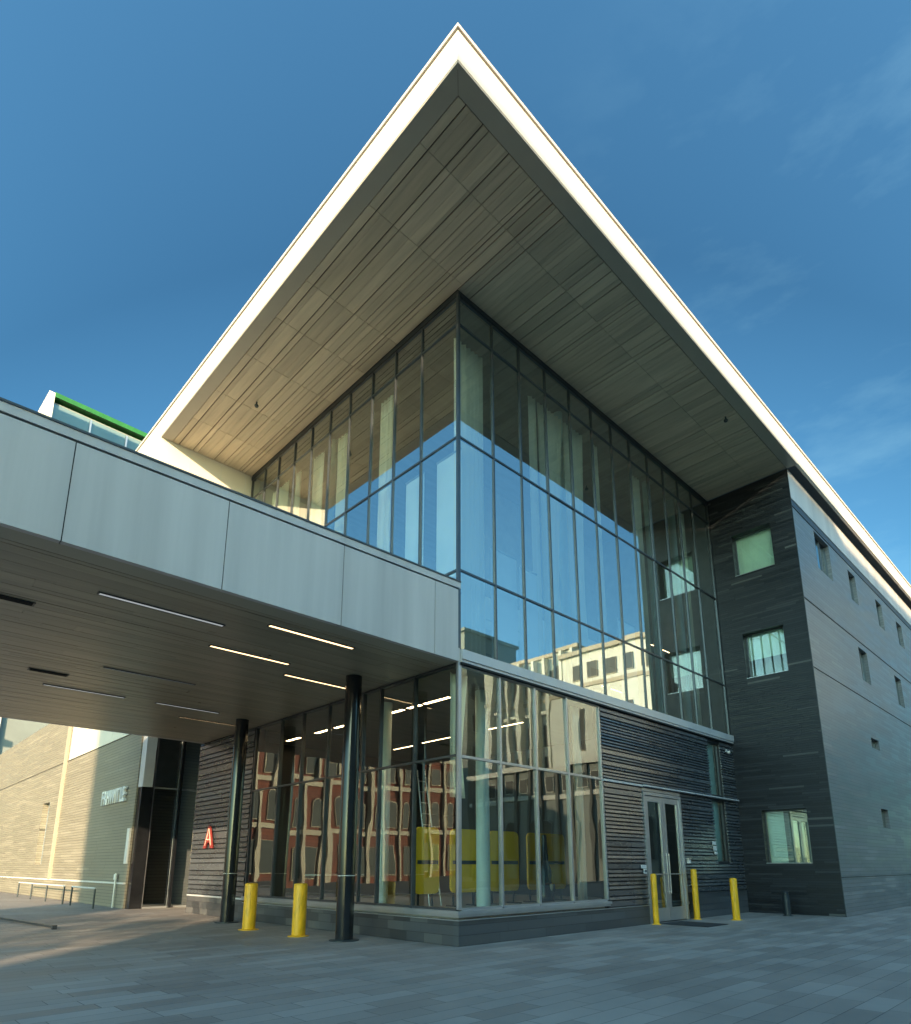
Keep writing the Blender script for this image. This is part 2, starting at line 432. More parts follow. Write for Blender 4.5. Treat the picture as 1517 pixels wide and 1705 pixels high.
# entrance door
dm = MB()
dm.box((7.08, -.07, 0), (7.17, .1, 3.44)); dm.box((9.13, -.07, 0), (9.23, .1, 3.44)); dm.box((7.08, -.07, 3.44), (9.23, .1, 3.53))
dm.box((7.08, -.05, 3.55), (9.23, .1, 3.63))
door = dm.build('entrance_door', M['frame_l'], B)
for a, b_ in ((7.18, 8.145), (8.155, 9.12)):
    l = MB(); st = .14
    l.box((a, -.045, .03), (a + st, .01, 3.42)); l.box((b_ - st, -.045, .03), (b_, .01, 3.42)); l.box((a + st, -.045, .03), (b_ - st, .01, .38)); l.box((a + st, -.045, 3.27), (b_ - st, .01, 3.42))
    l.build('door_leaf', M['frame_l'], door)
    pane('door_glass', M['glass_gf'], door, 'y', -.015, a + st, b_ - st, .38, 3.27, .004)
    h = MB(); h.tube((a + .08, -.10, 1.28), (b_ - .08, -.10, 1.28), .016)
    for xx in (a + .08, b_ - .08): h.tube((xx, -.10, 1.28), (xx, -.045, 1.28), .012)
    sgn = b_ - .06 if a < 8 else a + .06
    h.tube((sgn, -.10, .75), (sgn, -.10, 1.85), .014)
    for zz in (.80, 1.8): h.tube((sgn, -.10, zz), (sgn, -.045, zz), .010)
    h.build('door_handle', M['metal'], door, smooth=True)

# wing on the right (dark slate)
ww = [(-2.16, -.78, 11.85, 13.48), (-2.18, -.80, 7.94, 9.6), (-2.20, -.79, 1.58, 3.32)]
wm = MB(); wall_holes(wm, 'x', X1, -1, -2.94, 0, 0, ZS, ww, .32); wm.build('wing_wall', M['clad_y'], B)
for i, (a, b_, e, f) in enumerate(ww):
    w = MB(); xx = X1 + .30
    w.box((xx - .04, a, e), (xx + .04, a + .035, f)); w.box((xx - .04, b_ - .035, e), (xx + .04, b_, f))
    w.box((xx - .04, a + .035, e), (xx + .04, b_ - .035, e + .03)); w.box((xx - .04, a + .035, f - .035), (xx + .04, b_ - .035, f))
    wo = w.build('window', M['frame'], B)
    MB().box((X1 - .015, a, e + .001), (xx - .04, b_, e + .022)).build('sill', M['frame_l'], wo)
    pane('glass_pane', M['glass_win'], wo, 'x', xx, a + .035, b_ - .035, e + .03, f - .035)
    if i == 0: MB().box((xx + .12, a - .05, e), (xx + .13, b_ + .05, f)).build('blind', M['blind'], wo)
    if i == 1: MB().box((xx + .12, a - .05, e + .75), (xx + .13, b_ + .05, f)).build('blind', M['blind'], wo)
    if i == 2: MB().box((xx + .12, b_ - .55, e), (xx + .13, b_ + .05, f)).build('blind', M['blind'], wo)
MB().box((X1 + .9, -2.7, .1), (X1 + .95, -.1, 15)).box((X1 + .05, -.12, .1), (X1 + .95, -.05, 15)).build('inner_wall', M['int_wall'], B)
# side face
sw = [(15.64, 17.34, 12.2, 13.72), (19.7, 20.7, 12.2, 13.52), (23.82, 24.85, 12.15, 13.45), (19.55, 20.75, 8.7, 10.1), (19.4, 20.52, 5.95, 6.35), (19.3, 20.3, 2.9, 3.6), (27.5, 28.6, 12.15, 13.4), (25.2, 26.4, 8.7, 10.1)]
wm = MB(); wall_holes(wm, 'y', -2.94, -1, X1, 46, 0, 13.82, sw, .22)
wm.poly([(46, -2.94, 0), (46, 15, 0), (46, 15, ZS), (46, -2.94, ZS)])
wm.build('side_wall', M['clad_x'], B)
for a, b_, e, f in sw:
    w = MB(); yy = -2.94 + .16
    w.box((a, yy - .03, e), (a + .04, yy + .05, f)); w.box((b_ - .04, yy - .03, e), (b_, yy + .05, f)); w.box((a + .04, yy - .03, e), (b_ - .04, yy + .05, e + .04)); w.box((a + .04, yy - .03, f - .04), (b_ - .04, yy + .05, f))
    if b_ - a > 1.1: w.box(((a + b_) / 2 + .1, yy - .03, e + .04), ((a + b_) / 2 + .16, yy + .05, f - .04))
    wo = w.build('window', M['frame'], B)
    pane('glass_pane', M['glass'], wo, 'y', yy, a + .04, b_ - .04, e + .04, f - .04)
um = MB(); um.box((X1 + .001, -2.95, 14.14), (46, -2.80, ZS)); um.build('upper_panel', M['bridge'], B)
MB().box((X1 + .002, -2.93, 13.82), (46, -2.8, 14.14)).build('dark_band', M['dgrey'], B)  # dark grey band below the upper panel
jm = MB()
jm.box((X1 + .001, -2.955, 13.80), (46, -2.9, 13.835)); jm.box((X1 + .001, -2.953, 10.36), (46, -2.9, 10.395)); jm.box((X1 + .001, -2.953, 7.9), (46, -2.9, 7.925)); jm.box((X1 + .001, -2.956, 1.15), (46, -2.9, 1.165))
jm.build('panel_joint', M['dark'], B)
MB().box((X1 - .012, -2.955, 0), (X1 + .012, -2.935, ZS - .01)).build('corner_trim', M['dgrey'], B)
# left wing box and its pale wall
lw = MB(); lw.box((-OX + .004, YU, 7.55), (.3, 16, ZS + .2)); lw.build('pale_wing', M['fascia'], B)
lj = MB()
for xx in (-2.25, -1.15, -.25): lj.box((xx, YU - .006, 7.55), (xx + .012, YU + .01, ZS - .003))
lj.build('panel_joint', M['coping'], B)
# lower left ribbed wall
rb = MB().box((.01, YL + .02, 0), (.3, 13.1, 5.7)).build('ribbed_wall', M['slat_face'], B)
sl = MB(); slats(sl, 'x', .0, -1, YL + .03, 13.08, .62, 5.70, [], .15, (), random.Random(9)); sl.build('ribs', M['slat'], rb)
MB().box((-.05, YL + .03, .55), (.01, 13.08, .60)).build('drip_rail', M['band'], rb)
MB().box((-.03, YL + .06, 0), (.01, 13.09, .55)).build('plinth', M['plinth_y'], B)

# interior shell
im = MB(); im.box((.12, .12, 5.66), (13.3, 11, 5.74)); im.build('ceiling', M['int_ceil'], B)
im = MB(); im.box((.12, .14, 5.78), (13.3, 11, 5.98)); im.build('floor', M['int_floor'], B)
im = MB(); im.box((.12, .12, .40), (13.3, 11, .53)); im.build('floor', M['int_floor'], B)
im = MB(); im.box((.13, .13, 15.28), (13.3, 11, 15.32)); im.build('ceiling', M['int_ceil'], B)
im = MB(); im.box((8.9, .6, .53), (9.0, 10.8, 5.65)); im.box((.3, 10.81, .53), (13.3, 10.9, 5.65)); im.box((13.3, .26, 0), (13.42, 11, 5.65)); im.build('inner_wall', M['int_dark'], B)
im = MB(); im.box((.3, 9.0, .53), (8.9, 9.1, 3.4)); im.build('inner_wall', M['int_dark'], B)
im = MB(); im.box((13.3, .085, 5.98), (13.4, 11, 15.2)); im.box((.3, 10.9, 5.98), (13.3, 11.0, 15.2)); im.box((4.5, 5.2, 5.98), (13.3, 5.3, 15.2)); im.build('inner_wall', M['int_wall'], B)
MB().box((9.02, 2.6, 0), (13.3, 2.7, 5.65)).box((9.02, .25, -.02), (11.3, 2.6, .02)).build('inner_wall', M['int_wall'], B)
mz = MB(); mz.box((1.6, 3.6, 8.7), (13.3, 5.2, 9.0)); mz.box((1.6, 3.55, 9.0), (13.3, 3.6, 9.75)); mz.build('mezzanine', M['blind'], B)
for xx in (1.9, 8.2):
    MB().tube((xx, 1.15, .53), (xx, 1.15, 5.66), .16, n=20).build('inner_column', M['pale_in'], B, smooth=True)
MB().tube((.95, 3.7, .53), (.95, 3.7, 5.66), .16, n=20).build('inner_column', M['pale_in'], B, smooth=True)
for xx, yy in ((5.3, 1.0), (10.6, 1.0), (12.4, 1.0), (1.0, 7.0)):
    MB().tube((xx, yy, 5.98), (xx, yy, 15.28), .14, n=20).build('inner_column', M['pale_in'], B, smooth=True)

# ------------------------------------------------------------------ things inside, seen through the glass
def curtain(ax, u0, u1, z0, z1, label, off=.32, taper=0):
    n = max(8, int((u1 - u0) / .035)); mb = MB(); rows = 9
    rnd = random.Random(int(u0 * 100) + 7); ph = rnd.uniform(0, 6)
    for j in range(rows + 1):
        t = j / rows; z = z0 + (z1 - z0) * t
        nar = 1 - taper * (1 - abs(2 * t - .7)) if taper else 1
        for i in range(n + 1):
            s = i / n
            u = u0 + (u1 - u0) * (s * nar)
            d = off + .035 * math.sin(s * (u1 - u0) * 42 + ph + .5 * math.sin(t * 3)) + .012 * math.sin(s * 31)
            mb.v.append((u, d, z) if ax == 'y' else (d, u, z))
    for j in range(rows):
        for i in range(n):
            k = j * (n + 1) + i
            mb.f.append((k, k + 1, k + n + 2, k + n + 1))
    o = mb.build('curtain', M['curtain'], None, smooth=True)
    m = o.modifiers.new('t', 'SOLIDIFY'); m.thickness = .006
    return tag(o, label, 'curtain', 'beige curtains behind the upper glazing')
curtain('y', .18, 1.14, 6.05, 14.25, 'pleated beige curtain right behind the glass at the building corner, facing right')
curtain('y', 3.02, 3.34, 6.05, 14.25, 'narrow beige curtain behind the third bay right of the corner')
curtain('y', 3.42, 4.44, 6.05, 14.25, 'wide full height beige curtain filling the fourth bay right of the corner', taper=.35)
curtain('y', 4.62, 5.45, 6.05, 14.25, 'beige curtain filling most of the fifth bay right of the corner', taper=.25)
curtain('y', 6.0, 6.35, 6.05, 14.25, 'slim beige curtain in the sixth bay right of the corner')
curtain('y', 8.35, 8.84, 6.05, 14.25, 'beige curtain strip in the eighth bay right of the corner')
curtain('y', 11.45, 11.95, 6.05, 14.25, 'beige curtain strip near the dark slate wing')
curtain('x', 2.92, 3.42, 7.6, 14.25, 'beige curtain strip in the third bay left of the corner')
curtain('x', 5.15, 5.56, 7.6, 14.25, 'beige curtain strip in the fifth bay left of the corner')
curtain('x', 6.35, 6.95, 7.6, 14.25, 'beige curtain straddling a mullion in the sixth bay left of the corner')
curtain('x', 7.75, 8.1, 7.6, 14.25, 'slim beige curtain in the seventh bay left of the corner')
curtain('x', 8.55, 9.65, 7.6, 14.25, 'wide beige curtain near the pale wing at the far left end of the glazing')
curtain('y', .12, .62, 2.9, 5.6, 'tied back pale curtain hanging in the ground floor corner window', .4, .3)['group'] = 'pale curtains in the ground floor'
curtain('y', 4.45, 4.78, .6, 5.6, 'pale curtain behind the last ground floor pane before the ribbed wall', .35)['group'] = 'pale curtains in the ground floor'

def shade(ax, u0, u1, z0, z1, label):  # pale sheets added where reflections make the lower panes look paler
    t = thing('reflection_sheet', label, 'reflection sheet', (u0, .2, z0) if ax == 'y' else (.2, u0, z0), 'pale sheets standing in for reflections in the upper glazing')
    m = MB(); r = MB()
    if ax == 'y': m.box((u0, .20, z0), (u1, .206, z1)); r.tube((u0, .2, z1 + .03), (u1, .2, z1 + .03), .03); r.box((u0, .19, z0 - .03), (u1, .216, z0))
    else: m.box((.20, u0, z0), (.206, u1, z1)); r.tube((.2, u0, z1 + .03), (.2, u1, z1 + .03), .03); r.box((.19, u0, z0 - .03), (.216, u1, z0))
    m.build('cloth', M['shade'], t); r.build('tube', M['frame_l'], t)
shade('y', 1.26, 2.2, 6.1, 8.9, 'pale reflection sheet low in the second bay right of the corner')
shade('y', 2.3, 2.98, 6.1, 8.75, 'pale reflection sheet low in the third bay right of the corner, beside a narrow curtain')
shade('y', 6.75, 7.68, 6.1, 8.6, 'pale reflection sheet low in the seventh bay right of the corner')
shade('x', .12, .95, 7.4, 11.0, 'pale reflection sheet in the lower pane next to the corner, facing left')
shade('x', 1.42, 2.12, 7.4, 11.0, 'pale reflection sheet in the lower pane second from the corner, facing left')
def ceil_light(name, label, group, a, b_, w, mat, z, axis, parts=True):
    """a = start, b = end along axis; centre at the other coordinate"""
    (x0, y0), (x1, y1) = a, b_
    t = thing(name, label, 'ceiling light', ((x0 + x1) / 2, (y0 + y1) / 2, z), group)
    h = MB(); d = MB()
    if axis == 'x':
        h.box((x0, y0 - w / 2, z - .012), (x0 + .02, y0 + w / 2, z + .03)); h.box((x1 - .02, y0 - w / 2, z - .012), (x1, y0 + w / 2, z + .03))
        h.box((x0 + .02, y0 - w / 2, z - .012), (x1 - .02, y0 - w / 2 + .015, z + .03)); h.box((x0 + .02, y0 + w / 2 - .015, z - .012), (x1 - .02, y0 + w / 2, z + .03))
        d.box((x0 + .02, y0 - w / 2 + .015, z - .006), (x1 - .02, y0 + w / 2 - .015, z + .02))
    else:
        h.box((x0 - w / 2, y0, z - .012), (x0 + w / 2, y0 + .02, z + .03)); h.box((x0 - w / 2, y1 - .02, z - .012), (x0 + w / 2, y1, z + .03))
        h.box((x0 - w / 2, y0 + .02, z - .012), (x0 - w / 2 + .015, y1 - .02, z + .03)); h.box((x0 + w / 2 - .015, y0 + .02, z - .012), (x0 + w / 2, y1 - .02, z + .03))
        d.box((x0 - w / 2 + .015, y0 + .02, z - .006), (x0 + w / 2 - .015, y1 - .02, z + .02))
    h.build('housing', M['frame'], t); d.build('diffuser', mat, t)
    return t
ZI = 5.645
for y0, y1, lb in ((2.0, 3.02, 'nearest the glass corner'), (3.1, 3.7, 'short one, second from the glass corner'), (3.82, 4.6, 'third from the glass corner'), (6.5, 7.2, 'short one, fourth from the glass corner'), (7.4, 8.3, 'fifth from the glass corner'), (9.2, 10.1, 'farthest from the glass corner')):
    ceil_light('strip_light', 'lit warm ceiling strip inside the ground floor, ' + lb, 'lit strips inside the ground floor', (1.66, y0), (1.66, y1), .16, M['lamp_i'], ZI, 'y')
for x0, y0, y1, lb in ((5.2, 2.6, 4.4, 'deep in the room right of the first row, nearer end'), (5.2, 5.4, 7.2, 'deep in the room right of the first row, middle'), (5.3, 7.6, 8.9, 'deep in the room right of the first row, far end')):
    ceil_light('strip_light', 'thin lit ceiling strip ' + lb, 'lit strips inside the ground floor', (x0, y0), (x0, y1), .10, M['lamp_i'], ZI, 'y')
for x0, x1, yy, lb in ((9.4, 11.6, 2.6, 'right part of the upper hall near the slate wing'), (10.8, 12.6, 1.6, 'upper hall beside the slate wing, close to the glass')):
    t = ceil_light('strip_light', 'hanging lit strip in the ' + lb, 'lit strips in the upper hall', (x0, yy), (x1, yy), .06, M['lamp_i'], 7.6 if yy > 2 else 9.3, 'x')

def yellow_panel(x0, x1, label):
    t = thing('yellow_panel', label, 'panel', ((x0 + x1) / 2, 2.5, .53), 'yellow panels inside the ground floor')
    m = MB(); pts = []
    r = .14; z0, z1 = .86, 2.42
    for cx_, cz, a0 in ((x1 - r, z1 - r, 0), (x0 + r, z1 - r, 90), (x0 + r, z0 + r, 180), (x1 - r, z0 + r, 270)):
        for k in range(5):
            a = R(a0 + k * 22.5); pts.append((cx_ + r * math.cos(a), 2.48, cz + r * math.sin(a)))
    m.prism(pts, (0, .06, 0)); m.build('board', M['yellow_in'], t)
    f = MB()
    for xx in (x0 + .15, x1 - .15): f.box((xx - .02, 2.545, .53), (xx + .02, 2.58, 2.2)); f.box((xx - .03, 2.3, .53), (xx + .03, 2.8, .56))
    f.build('stand', M['dgrey'], t)
    f = MB(); f.box((x0 + .05, 2.462, 1.55), (x1 - .05, 2.478, 1.64)); f.build('rail', M['dgrey'], t)
for x0, x1, lb in ((1.0, 1.75, 'leftmost yellow board on a stand behind the corner glass'), (2.15, 3.15, 'yellow board on a stand, second from the left behind the shopfront'), (3.55, 4.7, 'widest middle yellow board on a stand behind the shopfront'), (5.1, 6.8, 'rightmost yellow board on a stand, partly behind a pale curtain')):
    yellow_panel(x0, x1, lb)
def step_ladder():
    t = thing('ladder', 'tall thin ladder leaning in the dark room behind the ground floor corner glass', 'ladder', (2.2, 3.3, .53))
    m = MB(); L0, L1 = (2.0, 3.1, .53), (2.05, 3.7, 4.0)
    m.tube(L0, L1, .02); m.tube((2.4, 3.1, .53), (2.32, 3.7, 4.0), .02); m.build('rail', M['metal'], t)
    m = MB()
    for k in range(1, 12):
        q = k / 12; m.tube((2.0 + .05 * q, 3.1 + .6 * q, .53 + 3.47 * q), (2.4 - .08 * q, 3.1 + .6 * q, .53 + 3.47 * q), .014)
    m.build('rung', M['metal'], t)
step_ladder()
def table(x, y, label):
    t = thing('work_table', label, 'table', (x, y, .53))
    MB().box((x - .7, y - .4, 1.25), (x + .7, y + .4, 1.29)).build('top', M['int_wall'], t)
    for a in (-.62, .62):
        for b_ in (-.34, .34): MB().box((x + a - .02, y + b_ - .02, .53), (x + a + .02, y + b_ + .02, 1.25)).build('leg', M['dgrey'], t)
table(1.3, 6.3, 'grey work table in the dim room behind the left shopfront')
t = thing('dark_case', 'tall dark instrument case standing behind the shopfront near the ribbed wall', 'case', (4.2, 1.3, .53))
m = MB(); m.lathe((4.35, 1.3, .53), [(.02, 0), (.21, .05), (.24, .3), (.15, .6), (.17, .85), (.10, 1.05), (.065, 1.6), (.06, 1.75), (.0, 1.78)], 16); m.build('body', M['black'], t, smooth=True)
MB().box((4.30, 1.04, .9), (4.40, 1.12, 1.06)).build('clasp', M['metal'], t)

# ------------------------------------------------------------------ ENTRANCE CANOPY (bridge)
CX = -9.3; CY = 12.9; CZ = 5.71
C_ = thing('entrance_canopy', 'deep grey panelled canopy projecting left from the building corner over the entrance', 'canopy', (-4.6, 6.4, CZ))
cr = MB(); cr.box((CX + .1, .06, 7.2), (-.05, CY - .1, 7.40)); cr.build('canopy_roof', M['roofm'], C_)
js = [CX, -7.4, -5.2, -2.99, -.73, -.005]
for i in range(5):
    MB().box((js[i] + .008, -.06, CZ), (js[i + 1] - .008, .04, 7.33)).build('fascia_panel', M['bridge'], C_)
MB().box((CX, -.045, CZ + .02), (-.004, .035, 7.34)).box((CX + .05, -.02, 7.33), (-.01, .04, 7.36)).build('fascia_backing', M['dark'], C_)
MB().box((CX - .01, -.075, 7.362), (-.0, .25, 7.50)).box((CX - .01, .25, 7.362), (CX + .25, CY, 7.50)).build('coping', M['bridge'], C_)
MB().box((CX - .02, -.09, 7.50), (-.0, .27, 7.535)).box((CX - .02, .27, 7.50), (CX + .27, CY, 7.535)).build('coping_cap', M['coping_dark'], C_)
n = 6
for i in range(n):
    y0 = .045 + (CY - .05) * i / n; y1 = .045 + (CY - .05) * (i + 1) / n
    MB().box((CX, y0 + .008, CZ), (CX + .08, y1 - .008, 7.33)).build('fascia_panel', M['bridge'], C_)
MB().box((CX + .05, CY - .1, CZ), (-.02, CY, 7.4)).build('fascia_panel', M['bridge'], C_)
MB().box((CX + .08, .04, CZ + .03), (-.005, CY - .1, CZ + .06)).build('soffit_backing', M['dark'], C_)
MB().box((CX + .08, .045, CZ + .002), (-.006, .40, CZ + .03)).build('soffit_border', M['soffit_edge'], C_)
cl = [(-6.55, -4.49, 1.42, 'g', 'long faintly glowing grey strip light near the canopy front edge'), (-3.94, -2.1, .82, 'w', 'lit strip light nearest the canopy front edge'), (-4.24, -2.5, 2.62, 'w', 'lit strip light in the second row from the canopy front'), (-2.21, -.5, 3.36, 'w', 'lit strip light beside the black column nearest the corner'),
      (-5.92, -4.1, 8.05, 'g', 'faintly glowing grey strip light deep under the canopy, on the left'), (-3.36, -1.63, 8.02, 'g', 'faintly glowing grey strip light deep under the canopy, left of the far black column'), (-2.29, -.45, 9.25, 'w', 'thin lit strip light touching the far black column'),
      (-5.3, -3.3, 5.6, 'g', 'faint narrow strip light in the middle of the canopy soffit')]
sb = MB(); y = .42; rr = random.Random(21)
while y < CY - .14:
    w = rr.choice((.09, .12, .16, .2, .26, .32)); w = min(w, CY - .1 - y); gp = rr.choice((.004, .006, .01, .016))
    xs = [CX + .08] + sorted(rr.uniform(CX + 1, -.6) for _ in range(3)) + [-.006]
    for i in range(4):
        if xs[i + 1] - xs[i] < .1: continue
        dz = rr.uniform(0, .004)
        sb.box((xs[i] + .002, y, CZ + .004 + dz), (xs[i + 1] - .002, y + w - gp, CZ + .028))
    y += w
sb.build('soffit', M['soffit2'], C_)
for x0, x1, yy, k, lb in cl:
    ceil_light('strip_light', lb, 'strip lights recessed in the canopy soffit', (x0, yy), (x1, yy), .06 if 'narrow' in lb or 'thin' in lb else .11, M['lamp_w'] if k == 'w' else M['lamp_g'], CZ - .002, 'x')
for x0, x1, yy, lb in ((-8.3, -7.16, 2.66, 'black slot vent in the soffit at the left end of the canopy'), (-6.45, -5.67, 6.85, 'black slot vent deeper under the canopy, left side')):
    t = thing('slot_vent', lb, 'vent', ((x0 + x1) / 2, yy, CZ), 'slot vents in the canopy soffit')
    MB().box((x0, yy - .09, CZ - .012), (x1, yy + .09, CZ + .002)).build('frame', M['dgrey'], t)
    m = MB()
    for k in range(5): m.box((x0 + .03, yy - .075 + k * .032, CZ - .02), (x1 - .03, yy - .06 + k * .032, CZ - .0125))
    m.build('slat', M['dark'], t)

for o in C_.children:
    if o.name.split('.')[0] in ('fascia_panel', 'fascia_backing', 'coping', 'coping_cap'):
        for v in o.data.vertices:
            if v.co.z > 6.5: v.co.z += .017 * v.co.x
def column(x, y, label):
    t = thing('support_column', label, 'column', (x, y, 0), 'black columns carrying the canopy')
    MB().tube((x, y, .02), (x, y, CZ - .002), .185, n=36).build('shaft', M['black'], t, smooth=True)
    MB().lathe((x, y, 0), [(.31, 0), (.31, .018), (.20, .022), (.19, .03)], 36).build('base_plate', M['dgrey'], t, smooth=True)
    m = MB()
    for k in range(2): m.lathe((x, y, 1.28 + k * 1.0), [(.187, 0), (.189, .003), (.189, .012), (.187, .015)], 36)
    MB().lathe((x, y, 1.30), [(.186, 0), (.190, .003), (.190, .014), (.186, .017)], 36).build('joint_ring', M['coping'], t, smooth=True)
column(-.97, 2.42, 'black round column at the front of the canopy, nearest the glass corner')
column(-.77, 8.37, 'black round column farther back, in front of the red letter wall')

# ------------------------------------------------------------------ bollards
def bollard(x, y, h, r, label, lean=0, group='yellow bollards around the building corner'):
    t = thing('bollard', label, 'bollard', (x, y, 0), group)
    prof = [(r, 0.012), (r, h - .035), (r * .93, h - .012), (r * .72, h - .001), (r * .3, h + .004), (0.001, h + .005)]
    MB().lathe((x, y, 0), prof, 32).build('post', M['yellow'], t, smooth=True)
    MB().lathe((x, y, 0), [(r * 1.55, 0), (r * 1.55, .010), (r * 1.2, .013), (r * 1.02, .03)], 32).build('base_flange', M['yellow'], t, smooth=True)
    t.rotation_euler.x = lean
    return t
bollard(-1.3, 6.01, 1.1, .155, 'thick yellow bollard left of the other one, beside the far black column')
bollard(-1.22, 3.82, 1.13, .15, 'thick yellow bollard between the two black columns, nearer the corner')
bollard(7.06, -.22, 1.3, .078, 'slim yellow bollard at the left jamb of the glass double door')
bollard(9.42, -.20, 1.41, .085, 'tallest slim yellow bollard at the right jamb of the glass double door')
bollard(9.96, -1.11, 1.16, .10, 'rightmost yellow bollard, standing clear of the wall near the slate wing')
t = thing('post', 'short dark steel post at the foot of the slate wing', 'bollard', (12.65, -1.55, 0))
MB().lathe((12.65, -1.55, 0), [(.10, .0), (.10, .62), (.085, .635), (.085, .66), (.105, .665), (.105, .70), (.08, .725), (.001, .73)], 28).build('shaft', M['dgrey'], t, smooth=True)
MB().lathe((12.65, -1.55, 0), [(.15, 0), (.15, .012), (.11, .016)], 28).build('base_plate', M['dgrey'], t, smooth=True)
t = MB().box((7.2, -1.56, .004), (8.38, -.22, .016)).build('door_mat', M['mat'], None, bevel=.004)
tag(t, 'dark rubber mat on the paving in front of the glass double door', 'mat')

for x, y, lb in ((-1.72, 7.05, 'small round sensor on the left part of the big soffit'), (9.2, -2.6, 'small sensor on a stub near the outer edge of the right soffit')):
    t = thing('soffit_sensor', lb, 'sensor', (x, y, ZS))
    MB().tube((x, y, ZS - .10), (x, y, ZS + .012), .022).build('stem', M['dgrey'], t, smooth=True)
    MB().lathe((x, y, ZS - .17), [(.001, 0), (.05, .01), (.065, .05), (.05, .08), (.02, .09)], 16).build('head', M['dgrey'], t, smooth=True)
# wall devices
t = thing('security_camera', 'small dome camera on the dark ribbed wall next to the slate wing', 'camera', (12.86, -.06, 5.33))
MB().box((12.80, -.08, 5.34), (12.92, -.055, 5.42)).build('bracket', M['coping'], t)
MB().lathe((12.86, -.13, 5.27), [(.001, 0), (.04, .01), (.055, .045), (.055, .08), (.04, .10)], 16).build('dome', M['coping'], t, smooth=True)
t = thing('wall_plate', 'small pale notice plate left of the glass double door', 'sign', (6.9, -.07, 1.42), 'small notice plates on the ribbed wall')
MB().box((6.72, -.085, 1.44), (6.98, -.065, 1.53)).box((6.84, -.085, 1.30), (7.0, -.065, 1.43)).build('plate', M['coping'], t)
MB().box((6.87, -.09, 1.34), (6.91, -.086, 1.40)).box((6.93, -.09, 1.34), (6.97, -.086, 1.40)).build('mark', M['dark'], t)
t = thing('wall_plate', 'small pale notice plates stacked left of the tall narrow window', 'sign', (11.2, -.07, 1.98), 'small notice plates on the ribbed wall')
MB().box((11.1, -.085, 2.16), (11.34, -.065, 2.26)).box((11.14, -.085, 1.98), (11.36, -.065, 2.12)).box((11.2, -.085, 1.86), (11.38, -.065, 1.94)).build('plate', M['coping'], t)
t = thing('card_reader', 'small grey card reader on an arm right of the glass double door', 'card reader', (9.38, -.1, 1.62))
MB().box((9.33, -.14, 1.58), (9.43, -.055, 1.72)).build('housing', M['coping'], t)
MB().box((9.27, -.16, 1.70), (9.45, -.04, 1.73)).build('hood', M['metal'], t)

# red letter sign
t = thing('letter_sign', 'red outlined letter A mounted on the ribbed wall under the canopy', 'sign', (-.1, 11.5, 2.12))
def on_left_wall(me, name, mat, parent, x, y, z):
    # text reads from +y (left) to -y (right), facing -x
    o = bpy.data.objects.new(name, me); COL.objects.link(o); me.materials.clear(); me.materials.append(mat)
    me.transform(Matrix(((0, 0, -1, 0), (-1, 0, 0, 0), (0, 1, 0, 0), (0, 0, 0, 1))))
    me.transform(Matrix.Translation((x, y, z)))
    o.parent = parent; o.location = -origin(parent); return o
on_left_wall(text_mesh('A', .92, .02, .05, .95), 'letter', M['red'], t, -.12, 11.82, 2.12)
on_left_wall(text_mesh('A', .86, .012, -.022, .95), 'letter_outline', M['cream_line'], t, -.145, 11.79, 2.14)
MB().box((-.09, 11.3, 2.3), (-.05, 11.7, 2.36)).build('bracket', M['dgrey'], t)

# ------------------------------------------------------------------ vestibule between building and annex
V_ = thing('entrance_vestibule', 'tall glazed entrance lobby set back between the ribbed wall and the lit annex', 'building', (.4, 16.3, 0))
vm = MB()
for xx in (-.42, .52, 1.6): vm.box((xx, 16.24, 0), (xx + .05, 16.36, 7.6))
for zz in (0, 4.40, 7.55): vm.box((-.37, 16.245, zz), (1.6, 16.355, zz + .06))
vf = vm.build('glazed_screen', M['frame_l'], V_)
for a, b_ in ((-.37, .52), (.57, 1.6)):
    for e, f in ((.06, 4.40), (4.46, 7.55)): pane('glass_pane', M['glass'], vf, 'y', 16.3, a, b_, e, f)
MB().box((.50, 16.1, 0), (.60, 16.24, 7.6)).build('fin', M['black'], V_)
MB().box((-.84, 16.2, 0), (-.425, 16.6, 4.42)).build('pilaster', M['black'], V_)
MB().box((-.86, 16.1, 4.424), (-.50, 16.6, 7.6)).build('pilaster_cladding', M['band'], V_)
MB().box((-.36, 16.42, 4.5), (.48, 16.46, 7.5)).build('inner_panel', M['int_wall'], V_)
MB().box((-.36, 19, .0), (3, 19.1, 7.6)).build('back_wall', M['int_wall'], V_)
for xx in (-.1, .3): MB().box((xx, 17.0, .02), (xx + .16, 17.1, 4.3)).build('door_stile', M['pale_in'], V_)
MB().box((1.65, 13.1, 0), (1.8, 19, 7.6)).build('side_wall', M['int_dark'], V_)
MB().box((.02, 13.12, 0), (1.65, 13.2, 7.6)).build('return_wall', M['slat_face'], V_)
MB().box((-.86, 13.0, 7.6), (1.8, 19, 7.8)).build('lobby_roof', M['roofm'], V_)
MB().box((.05, 13.24, 1.55), (.13, 13.30, 4.1)).build('sunlit_sliver', M['cream_st'], V_)  # pale strip put in for a sunlit sliver in the gap

